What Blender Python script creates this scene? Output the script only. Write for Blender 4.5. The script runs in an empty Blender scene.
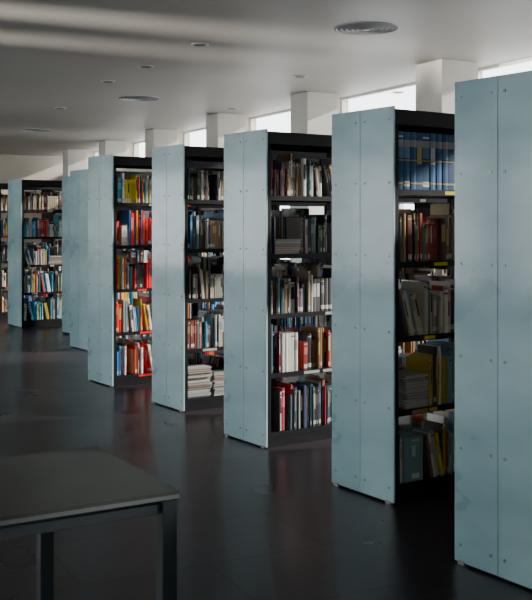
import bpy, math, random
from mathutils import Vector, Matrix

# ------------------------------------------------------------------ helpers
def newmat(name, col=(0.5,0.5,0.5), rough=0.5, metal=0.0, spec=0.5):
    m = bpy.data.materials.new(name); m.use_nodes = True
    b = m.node_tree.nodes['Principled BSDF']
    b.inputs['Base Color'].default_value = (*col, 1)
    b.inputs['Roughness'].default_value = rough
    b.inputs['Metallic'].default_value = metal
    b.inputs['Specular IOR Level'].default_value = spec
    return m, m.node_tree, b

def noise_mix(nt, b, c1, c2, scale, detail=4, stretch=(1,1,1), rough=None, lo=0.35, hi=0.65, rot=(0,0,0)):
    tc = nt.nodes.new('ShaderNodeTexCoord'); mp = nt.nodes.new('ShaderNodeMapping')
    mp.inputs['Scale'].default_value = stretch
    mp.inputs['Rotation'].default_value = rot
    n = nt.nodes.new('ShaderNodeTexNoise'); n.inputs['Scale'].default_value = scale
    n.inputs['Detail'].default_value = detail
    r = nt.nodes.new('ShaderNodeValToRGB')
    r.color_ramp.elements[0].color = (*c1,1); r.color_ramp.elements[1].color = (*c2,1)
    r.color_ramp.elements[0].position = lo; r.color_ramp.elements[1].position = hi
    nt.links.new(tc.outputs['Object'], mp.inputs[0]); nt.links.new(mp.outputs[0], n.inputs['Vector'])
    nt.links.new(n.outputs['Fac'], r.inputs[0]); nt.links.new(r.outputs[0], b.inputs['Base Color'])
    if rough:
        mr = nt.nodes.new('ShaderNodeMapRange')
        mr.inputs['To Min'].default_value = rough[0]; mr.inputs['To Max'].default_value = rough[1]
        nt.links.new(n.outputs['Fac'], mr.inputs['Value']); nt.links.new(mr.outputs[0], b.inputs['Roughness'])
    return r, n

class MB:
    """mesh builder with per-face colour + material index"""
    def __init__(s): s.v=[]; s.f=[]; s.c=[]; s.m=[]
    def add(s, vs, fs, col=(1,1,1), mi=0):
        o=len(s.v); s.v.extend(vs)
        for f in fs:
            s.f.append([i+o for i in f]); s.c.append(col); s.m.append(mi)
    def box(s, x0,x1,y0,y1,z0,z1, col=(1,1,1), mi=0, T=None):
        vs=[(x0,y0,z0),(x1,y0,z0),(x1,y1,z0),(x0,y1,z0),(x0,y0,z1),(x1,y0,z1),(x1,y1,z1),(x0,y1,z1)]
        if T: vs=[T(p) for p in vs]
        s.add(vs,[(0,3,2,1),(4,5,6,7),(0,1,5,4),(1,2,6,5),(2,3,7,6),(3,0,4,7)],col,mi)
    def cyl(s, c, r, h, axis='z', n=24, mi=0, col=(1,1,1)):
        vs=[]
        for k in (0,1):
            for i in range(n):
                a=2*math.pi*i/n; p=(r*math.cos(a), r*math.sin(a)); q=h*k
                if axis=='z': vs.append((c[0]+p[0],c[1]+p[1],c[2]+q))
                elif axis=='x': vs.append((c[0]+q,c[1]+p[0],c[2]+p[1]))
                else: vs.append((c[0]+p[0],c[1]+q,c[2]+p[1]))
        fs=[tuple(range(n-1,-1,-1)), tuple(range(n,2*n))]+[(i,(i+1)%n,n+(i+1)%n,n+i) for i in range(n)]
        s.add(vs,fs,col,mi)
    def obj(s, name, mats, parent=None, bevel=0, colattr=False):
        me=bpy.data.meshes.new(name); me.from_pydata(s.v,[],s.f)
        for m in mats: me.materials.append(m)
        me.polygons.foreach_set('material_index', s.m)
        if colattr:
            a=me.color_attributes.new('Col','FLOAT_COLOR','CORNER')
            buf=[]
            for f,c in zip(s.f,s.c): buf.extend([c[0],c[1],c[2],1.0]*len(f))
            a.data.foreach_set('color',buf)
        me.update()
        o=bpy.data.objects.new(name,me); bpy.context.scene.collection.objects.link(o)
        if parent: o.parent=parent
        if bevel:
            md=o.modifiers.new('bevel','BEVEL'); md.width=bevel; md.segments=2; md.limit_method='ANGLE'
        return o

def empty(name, loc, rz=0):
    e=bpy.data.objects.new(name,None); e.location=loc; e.rotation_euler=(0,0,rz)
    e.empty_display_size=0.2
    bpy.context.scene.collection.objects.link(e); return e

# ------------------------------------------------------------------ materials
M_floor, nt, b = newmat('floor_tile', rough=0.4)
tc=nt.nodes.new('ShaderNodeTexCoord'); br=nt.nodes.new('ShaderNodeTexBrick')
br.offset=0.5; br.inputs['Scale'].default_value=1.0
br.inputs['Brick Width'].default_value=1.2; br.inputs['Row Height'].default_value=0.6
br.inputs['Mortar Size'].default_value=0.008; br.inputs['Bias'].default_value=0
br.inputs['Color1'].default_value=(0.024,0.017,0.023,1); br.inputs['Color2'].default_value=(0.041,0.030,0.038,1)
br.inputs['Mortar'].default_value=(0.006,0.004,0.006,1)
nt.links.new(tc.outputs['Object'],br.inputs['Vector'])
nz=nt.nodes.new('ShaderNodeTexNoise'); nz.inputs['Scale'].default_value=1.6; nz.inputs['Detail'].default_value=6
nt.links.new(tc.outputs['Object'],nz.inputs['Vector'])
mx=nt.nodes.new('ShaderNodeMix'); mx.data_type='RGBA'; mx.blend_type='MULTIPLY'; mx.inputs['Factor'].default_value=0.3
nt.links.new(br.outputs['Color'],mx.inputs['A']); nt.links.new(nz.outputs['Fac'],mx.inputs['B'])
nt.links.new(mx.outputs['Result'],b.inputs['Base Color'])
mr=nt.nodes.new('ShaderNodeMapRange'); mr.inputs['To Min'].default_value=0.22; mr.inputs['To Max'].default_value=0.38
nt.links.new(nz.outputs['Fac'],mr.inputs['Value']); nt.links.new(mr.outputs[0],b.inputs['Roughness'])
b.inputs['Specular IOR Level'].default_value=0.27

M_ceil, nt, b = newmat('ceiling_plaster', rough=0.5, spec=0.35)
noise_mix(nt,b,(0.32,0.298,0.262),(0.35,0.328,0.292),0.8)
M_wall, nt, b = newmat('wall_plaster', rough=0.8, spec=0.2)
noise_mix(nt,b,(0.48,0.43,0.35),(0.53,0.48,0.40),1.5)
M_col, nt, b = newmat('column_plaster', rough=0.75, spec=0.2)
noise_mix(nt,b,(0.52,0.49,0.43),(0.58,0.55,0.49),3)
M_black, nt, b = newmat('black_steel',(0.012,0.012,0.014),0.5,0.0,spec=.15)
noise_mix(nt,b,(0.006,0.006,0.007),(0.010,0.010,0.011),20)
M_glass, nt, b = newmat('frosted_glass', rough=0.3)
noise_mix(nt,b,(0.145,0.30,0.33),(0.345,0.53,0.55),1.6,3,(1,.7,1.6),rough=(0.18,0.42),lo=0.3,hi=0.7,rot=(.8,0,0))  # slanted noise paints soft diagonal reflections and shadows into the glass colour
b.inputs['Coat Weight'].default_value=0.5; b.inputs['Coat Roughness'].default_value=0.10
M_gedge,_,_ = newmat('glass_edge',(0.42,0.62,0.62),0.2)
M_bolt,_,_ = newmat('steel_fixing',(0.25,0.27,0.27),0.35,0.9)
M_attr, nt, b = newmat('book_cover', rough=0.5, spec=0.3)
at=nt.nodes.new('ShaderNodeAttribute'); at.attribute_name='Col'
hs=nt.nodes.new('ShaderNodeHueSaturation'); hs.inputs['Saturation'].default_value=1.04; hs.inputs['Value'].default_value=.9
nt.links.new(at.outputs['Color'],hs.inputs['Color'])
nt.links.new(hs.outputs['Color'],b.inputs['Base Color'])
M_table, nt, b = newmat('table_laminate', rough=0.45, spec=.25)
noise_mix(nt,b,(0.024,0.028,0.027),(0.034,0.038,0.037),6,rough=(0.38,0.5))
M_tedge,_,_ = newmat('table_edge',(0.08,0.09,0.09),0.4)
M_tleg,_,_ = newmat('table_metal',(0.016,0.023,0.028),0.45,0.2)
M_frame,_,_ = newmat('window_frame_metal',(0.6,0.6,0.58),0.4,0.0)
M_vent,_,_ = newmat('vent_metal',(0.36,0.36,0.35),0.5)
M_ventd,_,_ = newmat('vent_slot',(0.10,0.10,0.10),0.6)
M_ventw,_,_ = newmat('vent_white',(0.5,0.5,0.48),0.5)
M_pane = bpy.data.materials.new('window_glass'); M_pane.use_nodes=True
nt=M_pane.node_tree; nt.nodes.remove(nt.nodes['Principled BSDF'])
tr=nt.nodes.new('ShaderNodeBsdfTransparent'); gl=nt.nodes.new('ShaderNodeBsdfGlossy'); gl.inputs['Roughness'].default_value=0.02
ms=nt.nodes.new('ShaderNodeMixShader'); ms.inputs[0].default_value=0.05
nt.links.new(tr.outputs[0],ms.inputs[1]); nt.links.new(gl.outputs[0],ms.inputs[2])
nt.links.new(ms.outputs[0],nt.nodes['Material Output'].inputs[0])
M_softener = bpy.data.materials.new('blind_fabric'); M_softener.use_nodes=True  # translucent stuff of the sheet added to soften the sun
nt=M_softener.node_tree; nt.nodes.remove(nt.nodes['Principled BSDF'])
df=nt.nodes.new('ShaderNodeBsdfDiffuse'); tl=nt.nodes.new('ShaderNodeBsdfTranslucent')
df.inputs[0].default_value=(.6,.58,.52,1); tl.inputs[0].default_value=(.5,.48,.42,1)
ms=nt.nodes.new('ShaderNodeMixShader'); ms.inputs[0].default_value=0.5
nt.links.new(df.outputs[0],ms.inputs[1]); nt.links.new(tl.outputs[0],ms.inputs[2])
nt.links.new(ms.outputs[0],nt.nodes['Material Output'].inputs[0])

# ------------------------------------------------------------------ room
HC=3.0; XR=5.82; XL=-6.0; YB=-3.0; YF=21.6
def simplebox(name,x0,x1,y0,y1,z0,z1,mat,parent=None,bevel=0):
    m=MB(); m.box(x0,x1,y0,y1,z0,z1); return m.obj(name,[mat],parent,bevel)
simplebox('floor',XL-.3,XR+.3,YB-.3,YF+.3,-.12,0,M_floor)
simplebox('ceiling',XL-.3,XR+.3,YB-.3,YF+.3,HC,HC+.2,M_ceil)
simplebox('wall_far',XL-.3,XR+.3,YF,YF+.25,0,HC,M_wall)

col_y=[-2.4,0.05,2.5,4.95,7.4,9.85,12.3,14.75,17.2,19.65]
m=MB()
zc0=2.62
wins=[]
ys=[YB]+[c+0.2 for c in col_y]+[YF]
low_bays={3,4,5,6,7,8}
JB=.04
m.box(XR,XR+.25,YB,YF,0,0.25)
m.box(XR,XR+.25,YB,YF,2.2,zc0)
for i in range(len(ys)-1):
    y0,y1=ys[i],ys[i+1]
    if i in low_bays:
        m.box(XR,XR+.25,y0,y0+JB,0.25,2.2); m.box(XR,XR+.25,y1-JB,y1,0.25,2.2)
        wins.append((y0+JB,y1-JB,.25,2.2))
        if i==3:
            bl=simplebox('roller_blind',XR+.10,XR+.102,y0+JB,y1-JB,.25,2.2,M_softener)  # sheet added over this bay to soften sun into fill for the near shelves
    else:
        m.box(XR,XR+.25,y0,y1,0.25,2.2)
    m.box(XR,XR+.25,y0-.03,y0+.03,zc0,HC)
    wins.append((y0+.03,y1-.03,zc0,HC))
m.obj('wall_right',[M_wall])
n=1
def window(x,y0,y1,z0,z1,n):
    w=MB(); t=.025
    w.box(x,x+.05,y0,y1,z0,z0+t); w.box(x,x+.05,y0,y1,z1-t,z1)
    w.box(x,x+.05,y0,y0+t,z0+t,z1-t); w.box(x,x+.05,y1-t,y1,z0+t,z1-t)
    if z1-z0>1: w.box(x,x+.05,(y0+y1)/2-t/2,(y0+y1)/2+t/2,z0+t,z1-t)
    w.box(x+.02,x+.026,y0+t,y1-t,z0+t,z1-t,mi=1)
    w.obj('window_%d'%n,[M_frame,M_pane])
for (y0,y1,z0,z1) in wins:
    window(XR+.15,y0,y1,z0,z1,n); n+=1
m=MB()
m.box(XL-.25,XL,YB,YF,0,.5); m.box(XL-.25,XL,YB,YF,2.7,HC)
lw=[]
yy=YB
while yy<YF-.1:
    m.box(XL-.25,XL,yy,yy+.5,.5,2.7)
    y1=min(yy+4.1,YF)
    if yy<1: m.box(XL-.25,XL,yy+.5,y1,.5,2.7)
    elif y1-yy>1: window(XL-.15,yy+.5,y1,.5,2.7,n); n+=1; lw.append((yy+.5,y1))
    yy+=4.1
m.obj('wall_left',[M_wall])
# back wall; unseen window added to throw fill light on the book spines
bx0,bx1,bz0,bz1=-3.2,1.2,1.0,2.4
m=MB()
m.box(XL-.3,bx0,YB-.25,YB,0,HC); m.box(bx1,XR+.3,YB-.25,YB,0,HC)
m.box(bx0,bx1,YB-.25,YB,0,bz0); m.box(bx0,bx1,YB-.25,YB,bz1,HC)
m.obj('wall_back',[M_wall])
w=MB(); t=.04
for k in range(4):
    xx=bx0+k*(bx1-bx0-t)/3; w.box(xx,xx+t,YB-.2,YB-.15,bz0+t,bz1-t)
w.box(bx0,bx1,YB-.2,YB-.15,bz0,bz0+t); w.box(bx0,bx1,YB-.2,YB-.15,bz1-t,bz1)
w.box(bx0+t,bx1-t,YB-.18,YB-.174,bz0+t,bz1-t,mi=1)
w.obj('window_%d'%n,[M_frame,M_pane])
for i,cy in enumerate(col_y):
    simplebox('column' if i==0 else 'column.%03d'%i,5.32,5.72,cy-.2,cy+.2,0,HC,M_col,bevel=.006)
simplebox('baseboard_right',XR-.015,XR,YB,YF,0,.08,M_black)
simplebox('baseboard_far',XL,XR,YF-.015,YF,0,.08,M_black)

# ------------------------------------------------------------------ plan helper
A=math.radians(26.5); CA,SA=math.cos(A),math.sin(A)
def room(x,z): return (x*CA+z*SA, -x*SA+z*CA)

def diffuser(X,Y,r):
    m=MB(); N=40
    prof=[(1.0,0),(0.99,-.008),(0.93,-.012),(0.90,-.004),(0.78,-.012),(0.75,-.004),(0.62,-.013),(0.59,-.004),(0.45,-.014),(0.42,-.005),(0.28,-.014),(0.26,-.006),(0.12,-.016),(0.0001,-.018)]
    vs=[];fs=[]
    for pr,pz in prof:
        for k in range(N):
            a=2*math.pi*k/N; vs.append((pr*r*math.cos(a),pr*r*math.sin(a),pz))
    for j in range(len(prof)-1):
        for k in range(N):
            fs.append((j*N+k,j*N+(k+1)%N,(j+1)*N+(k+1)%N,(j+1)*N+k))
    m.v=vs; m.f=[list(f) for f in fs]; m.c=[(1,1,1)]*len(fs)
    m.m=[(0 if (i//N)%2==0 else 1) for i in range(len(fs))]
    o=m.obj('ceiling_air_diffuser',[M_vent,M_ventd]); o.location=(X,Y,HC)
def cpos(u,v):
    z=1440.0/(222-v); return room((u-266)/1000*z,z)
for u,v in ((366,28),(139,98),(36,130)): diffuser(*cpos(u,v),.24)
def downlight(X,Y):
    m=MB(); m.cyl((0,0,-.008),.075,.008,n=28,mi=0); m.cyl((0,0,-.012),.05,.006,n=28,mi=1)
    o=m.obj('ceiling_downlight',[M_ventw,M_ventd]); o.location=(X,Y,HC)
for u,v in ((200,44),(108,81),(146,66),(300,76),(398,92),(232,108),(60,108)): downlight(*cpos(u,v))

# ------------------------------------------------------------------ books
PAL_DARK=[(.03,.03,.04),(.04,.05,.08),(.09,.03,.03),(.07,.06,.05),(.03,.08,.09),(.22,.20,.16),(.04,.09,.06),(.45,.43,.38),(.14,.04,.03),(.26,.20,.12),(.55,.53,.48)]
PAL_BLUE=[(.03,.12,.26),(.04,.17,.34),(.08,.24,.34),(.03,.04,.09),(.5,.52,.52),(.18,.05,.04),(.05,.05,.05),(.12,.3,.36),(.6,.6,.56),(.3,.2,.1)]
PAL_BRIGHT=[(.85,.03,.02),(.85,.83,.78),(.06,.24,.6),(.85,.66,.05),(.1,.4,.5),(.8,.2,.04),(.85,.03,.03),(.05,.05,.06),(.14,.38,.7),(.7,.04,.06),(.85,.83,.78),(.8,.25,.04),(.85,.83,.76),(.85,.83,.78)]
PAL_MIX=[(.62,.60,.53),(.05,.05,.07),(.42,.06,.05),(.48,.42,.28),(.09,.18,.20),(.07,.08,.16),(.68,.66,.6),(.18,.28,.28),(.03,.03,.03),(.34,.2,.09),(.13,.13,.13),(.04,.04,.05)]
PAL_PINK=[(.62,.60,.53),(.05,.05,.07),(.65,.08,.12),(.6,.15,.25),(.09,.18,.20),(.07,.08,.16),(.68,.66,.6),(.03,.03,.03),(.34,.2,.09),(.13,.13,.13)]
PAL_WARM=[(.45,.37,.2),(.34,.25,.13),(.42,.08,.05),(.18,.3,.3),(.6,.57,.5),(.12,.09,.08),(.5,.42,.17),(.08,.08,.09),(.2,.23,.12),(.26,.07,.05)]
PAL_LITE=[(.7,.67,.58),(.6,.5,.3),(.65,.1,.06),(.25,.48,.48),(.78,.75,.68),(.12,.09,.08),(.75,.6,.08),(.08,.08,.09),(.5,.48,.38),(.15,.32,.45),(.78,.76,.7),(.6,.55,.42)]
PAL_TEAL=[(.05,.36,.5),(.7,.73,.72),(.12,.48,.62),(.04,.18,.38),(.05,.05,.06),(.6,.42,.08),(.6,.06,.05),(.75,.75,.7),(.22,.42,.4),(.75,.75,.72)]

def add_book(mb, rng, px, z, t, h, d, yf, ang, col, S, spine=None):
    ca,sa=math.cos(ang),math.sin(ang)
    def T(p):
        x,y,zz=p
        return S((px + x*ca - zz*sa, yf+y, z + x*sa + zz*ca))
    bt=.0022
    pap=(.6,.57,.48)
    b=min(.004,t*.15) if rng.random()<.6 else .0004
    poly=[(0,0),(.15*t,-b),(.5*t,-1.5*b),(.85*t,-b),(t,0),(t,.004),(0,.004)]
    n=len(poly)
    vs=[T((x,y,0)) for x,y in poly]+[T((x,y,h)) for x,y in poly]
    fs=[tuple(range(n-1,-1,-1)),tuple(range(n,2*n))]+[(i,(i+1)%n,n+(i+1)%n,n+i) for i in range(n)]
    mb.add(vs,fs,col)
    mb.box(0,bt,.004,d,0,h,col,T=T); mb.box(t-bt,t,.004,d,0,h,col,T=T)
    mb.box(bt,t-bt,.004,d-.004,.003,h-.004,pap,T=T)
    def band(z0,z1,c,e=.0007,ins=0):
        p=[(0,-e),(.15*t,-b-e),(.5*t,-1.5*b-e),(.85*t,-b-e),(t,-e)]
        if ins: p=[(.15*t,-b-e),(.5*t,-1.5*b-e),(.85*t,-b-e)]
        k=len(p)
        mb.add([T((x,y,z0)) for x,y in p]+[T((x,y,z1)) for x,y in p],[(i,i+1,k+i+1,k+i) for i in range(k-1)],c)
    r=rng.random()
    light=sum(col)>.9
    tc=(.03,.03,.03) if light else rng.choice([(.6,.58,.5),(.5,.4,.14),(.55,.55,.55)])
    if r<.55: band(h*.45,h*.85,tc,ins=1) if rng.random()<.45 else band(h*.55,h*.8,tuple(min(1,c*.5+.05) for c in col) if light else tuple(min(1,c*1.6+.08) for c in col))
    if rng.random()<.35: band(h*.9,h*.93,tc)
    if rng.random()<.4: band(h*.06,h*.06+.028,(.6,.59,.55),e=.0011)
    if spine: 
        for (a,bb,c) in spine: band(h*a,h*bb,c,e=.0014)

def shelf_row(mb, rng, x0,x1,z,pal,S,cap=.36,hmin=.18,hmax=.29,fill=.95,edge=.245,big=False):
    x=x0
    hb=rng.uniform(hmin,hmax)
    while x<x1-.05:
        if rng.random()<.14: hb=rng.uniform(hmin,hmax)
        r=rng.random()
        if r<.035 and x<x1-.3 and not big:      # leaning group
            ang=rng.uniform(.10,.30); h=min(cap-.03,rng.uniform(hmin,hmax)); x+=h*math.sin(ang)+.002
            for k in range(rng.randint(2,6)):
                t=rng.uniform(.008,.026)
                if x+t/math.cos(ang)>x1: break
                add_book(mb,rng,x,z,t,h*rng.uniform(.88,1),rng.uniform(.14,.19),-edge+rng.uniform(0,.02),ang,rng.choice(pal),S)
                x+=t/math.cos(ang)+.001
            x+=.012; continue
        if r<.05 and x<x1-.35 and not big:     # small horizontal pile
            w=rng.uniform(.19,.24); pile(mb,rng,x,w,z,rng.uniform(.06,.2),S); x+=w+.006; continue
        if r>fill+.015: 
            x+=rng.uniform(.02,.07); continue
        run=rng.randint(3,6) if rng.random()<.06 else 1
        col=rng.choice(pal); k=rng.uniform(.6,1.2); col=tuple(min(.85,c*k) for c in col)
        t=rng.uniform(.012,.042) if rng.random()<.2 else rng.uniform(.006,.02)
        h=min(cap,max(.15,hb+rng.uniform(-.045,.045)))
        if big: t=.05; h=.325; run=9
        off=rng.uniform(0,.035)
        for _ in range(run):
            if x+t>x1: break
            sp=None
            if big: sp=[(.74,.86,(.28,.32,.33)),(.1,.13,(.4,.33,.1)),(.5,.52,(.4,.33,.1))]; col=rng.choice([(.010,.065,.17),(.02,.11,.25),(.010,.05,.14)])
            add_book(mb,rng,x,z,t-.0008,h,rng.uniform(.15,.2),-edge+off,0,col,S,spine=sp)
            x+=t
        if big: big=False
def pile(mb,rng,x0,w,z,hmax,S,edge=.245):
    zz=z
    while zz<z+hmax:
        t=rng.uniform(.004,.018); c=rng.choice([(.5,.49,.45),(.4,.38,.33),(.25,.3,.33),(.55,.53,.5),(.3,.12,.08),(.12,.14,.16)])
        dx=rng.uniform(0,.02); y=-edge+rng.uniform(0,.025)
        mb.box(x0+dx,x0+w-.02+dx,y,y+.2,zz,zz+t*.25,c,T=S); mb.box(x0+dx+.001,x0+w-.021+dx,y+.002,y+.198,zz+t*.25,zz+t*.8,(.45,.43,.37),T=S)
        mb.box(x0+dx,x0+w-.02+dx,y,y+.2,zz+t*.8,zz+t,c,T=S)
        zz+=t+.0005

# ------------------------------------------------------------------ bookshelves
LV=[.10,.51,.92,1.335,1.74]
H=2.2
ROT=math.radians(8.2)
PW=.54; BAY=.93
def stack(X,Y,pals,seed,strip,nb=2,opts={}):
    rng=random.Random(seed)
    dx,dy=-math.sin(ROT),math.cos(ROT)
    cx,cy=X-dx*PW/2, Y-dy*PW/2
    e=empty('library_bookshelf',(cx,cy,0),ROT)
    hd=.255
    TOP=2.185
    f=MB()
    for i in range(nb+1):
        x=.02+i*BAY
        f.box(x,x+.022,-hd,hd,0,TOP-.025)
        for s in (-1,1):
            f.box(x-.006,x+.028,s*hd-.006,s*hd+.006,0,TOP-.025)
    x1=.02+nb*BAY+.022
    f.box(.02,x1,-hd,hd,0,LV[0]-.025)
    for i in range(nb):
        a=.02+i*BAY+.022; bb=.02+(i+1)*BAY
        for z in LV:
            f.box(a,bb,-hd+.004,-.01,z-.022,z-.001); f.box(a,bb,.01,hd-.004,z-.022,z-.001)
            for s in (-1,1):
                y0,y1=(s*hd-.004,s*hd+.002) if s<0 else (s*hd-.002,s*hd+.004)
                f.box(a,bb,y0,y1,z-.030,z+.003)
        for z in LV: f.box(a,bb,-.006,.006,z+.03,z+.05)
    f.box(.012,x1+.01,-hd-.01,hd+.01,TOP-.025,TOP)
    for s in (-1,1):
        y=s*(hd+.008); f.box(.012,x1+.01,y-.005,y+.005,TOP-.085,TOP)
    f.obj('frame',[M_black],e)
    s=MB()
    for i in range(nb):
        a=.02+i*BAY+.022; bb=.02+(i+1)*BAY
        for z in LV:
            for sd in (-1,1):
                for k in range(rng.randint(2,4) if sum(strip)>1.21 or strip[1]<.1 else rng.randint(0,2)):
                    w=rng.uniform(.05,.16); xx=rng.uniform(a+.02,bb-w-.02)
                    y=sd*(hd+.003); 
                    c=strip if rng.random()<.8 else (.4,.4,.36)
                    s.box(xx,xx+w,min(y,y+sd*.002),max(y,y+sd*.002),z-.024,z-.004,c)
    s.obj('shelf_label_strips',[M_attr],e,colattr=True)
    for (gx,nm) in ((0,'glass_end_panel'),(x1+.018,'glass_end_panel_rear')):
        g=MB(); seam=.012
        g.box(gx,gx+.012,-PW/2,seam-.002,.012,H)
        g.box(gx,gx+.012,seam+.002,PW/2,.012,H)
        g.box(gx+.001,gx+.011,-PW/2-.003,-PW/2,.012,H,mi=1)
        g.box(gx+.001,gx+.011,PW/2,PW/2+.003,.012,H,mi=1)
        for zz in (.09,.53,.95,1.37,1.78,2.13):
            for yy in (-PW/2+.035,seam-.04,seam+.04,PW/2-.035):
                if nm=='glass_end_panel': g.cyl((gx-.004,yy,zz),.0075,.026,axis='x',n=12,mi=2)
                else: g.cyl((gx-.02,yy,zz),.0075,.036,axis='x',n=12,mi=2)
        for yy in (-PW/2+.02,PW/2-.06): g.box(gx-.003,gx+.03,yy,yy+.04,0,.02,mi=2)
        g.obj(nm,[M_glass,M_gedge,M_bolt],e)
    mb=MB()
    for side in (0,1):
        for i in range(nb):
            a=.02+i*BAY+.026; bb=.02+(i+1)*BAY-.006
            for lv,z in enumerate(LV):
                pal=pals[lv%len(pals)]
                if side==0: S=lambda p:p; x0,x1_=a,bb
                else:
                    S=lambda p,LL=x1+.02:(LL-p[0],-p[1],p[2]); x0,x1_=(x1+.02)-bb,(x1+.02)-a
                key=(side,i,lv)
                xs=x0+.004; big=False
                if key in opts:
                    if opts[key]=='pile':
                        pile(mb,rng,xs,.25,z,.25,S); pile(mb,rng,xs+.26,.25,z,.19,S); xs+=.54
                    elif opts[key]=='big': big=True
                shelf_row(mb,rng,xs,x1_-.004,z,pal,S,cap=.34,hmin=.21,hmax=.27 if lv==4 else .31,big=big)
    o=mb.obj('shelved_books',[M_attr],None,colattr=True)
    o.location=(cx,cy,0); o.rotation_euler=(0,0,ROT)

YEL=(.75,.6,.02); RED=(.85,.03,.02); WH=(.4,.4,.36)
D,B_,R_,MX,W,TL,LT,PK=PAL_DARK,PAL_BLUE,PAL_BRIGHT,PAL_MIX,PAL_WARM,PAL_TEAL,PAL_LITE,PAL_PINK
def from_px(u,h):
    z=2200.0/h; return room((u-266)/1000*z,z)
stk=[ (455,480,[W,D,MX,D,D],YEL,{}),
      (332,370,[LT,LT,LT,W,W],YEL,{(0,0,4):'big'}),
      (224,301,[PK,MX,MX,D,MX],WH,{}),
      (152,255,[MX,B_,D,B_,D],WH,{(0,0,0):'pile'}),
      (88,223,[R_,R_,R_,R_,R_],RED,{}),
      (70,176,[MX,TL,D],WH,{}),
      (62,155.5,[TL,MX,B_],WH,{}),
      (8,145,[TL,TL,TL,TL,MX],WH,{}),
      (-13,133,[R_,W,MX],RED,{})]
for k,(u,h,p,st,op) in enumerate(stk):
    X,Y=from_px(u,h)
    stack(X,Y,p,100+k*7,st,opts=op)

# ------------------------------------------------------------------ table
t=empty('reading_table',(1.105,3.64,0),math.radians(4))
x0,x1,y0,y1=-1.85,0.0,-.717,0
tt=MB(); tt.box(x0,x1,y0,y1,.708,.72); tt.box(x0,x1,y0,y1,.695,.708,mi=1)
tt.obj('table_top',[M_table,M_tedge],t,0)
m=MB()
m.box(x0+.0,x1-.0,y0+.012,y0+.035,.65,.695); m.box(x0,x1,y1-.035,y1-.012,.65,.695)
m.box(x0+.012,x0+.035,y0+.035,y1-.035,.65,.695); m.box(x1-.035,x1-.012,y0+.035,y1-.035,.65,.695)
m.obj('apron',[M_tleg],t,.002)
for i,(lx,ly) in enumerate(((x1-.055,y0+.005),(x1-.235,y1-.06),(x0+.01,y0+.005),(x0+.2,y1-.06))):
    simplebox('leg_%d'%(i+1),lx,lx+.05,ly,ly+.05,0,.695,M_tleg,t,.003)

# ------------------------------------------------------------------ lights
w=bpy.data.worlds.new('sky'); bpy.context.scene.world=w; w.use_nodes=True
bg=w.node_tree.nodes['Background']; bg.inputs[0].default_value=(.92,.96,1,1); bg.inputs[1].default_value=5.5
def area(name,loc,rot,sx,sy,E,col,spread=None):
    l=bpy.data.lights.new(name,'AREA'); l.shape='RECTANGLE'; l.size=sx; l.size_y=sy; l.energy=E; l.color=col
    if spread: l.spread=math.radians(spread)
    o=bpy.data.objects.new(name,l); o.location=loc; o.rotation_euler=rot
    bpy.context.scene.collection.objects.link(o); return o
for i,(a,bq) in enumerate(lw):
    E=[1,5,15,28,36,38][i]
    area('left_window_daylight',(XL+.02,(a+bq)/2,1.6),(0,-math.pi/2,0),2.1,bq-a,E,(.86,.94,1))
# narrow lamps added to lay bands of reflected sunlight on the ceiling
for (yc,wd,E) in ((6.9,.4,8),(7.9,.15,5)):
    o=area('sill_bounce',(-4.2,yc,2.35),(0,0,0),.1,wd,E,(1,.97,.9),spread=8)
    dd=Vector((1,0,.10)); o.rotation_euler=dd.to_track_quat('-Z','Y').to_euler()
s=bpy.data.lights.new('sun','SUN'); s.energy=10; s.angle=math.radians(2.0); s.color=(1,.96,.9)
so=bpy.data.objects.new('sun',s); bpy.context.scene.collection.objects.link(so)
d=Vector((-.958,.287,-math.tan(math.radians(22))))
so.rotation_euler=d.to_track_quat('-Z','Y').to_euler(); so.location=(12,5,8)

# ------------------------------------------------------------------ camera
c=bpy.data.cameras.new('camera'); c.lens=60; c.sensor_width=36; c.sensor_fit='AUTO'
c.shift_y=-0.13; c.clip_end=200
co=bpy.data.objects.new('camera',c); bpy.context.scene.collection.objects.link(co)
co.location=(0,0,1.56); co.rotation_euler=(math.pi/2,0,-A)
bpy.context.scene.camera=co
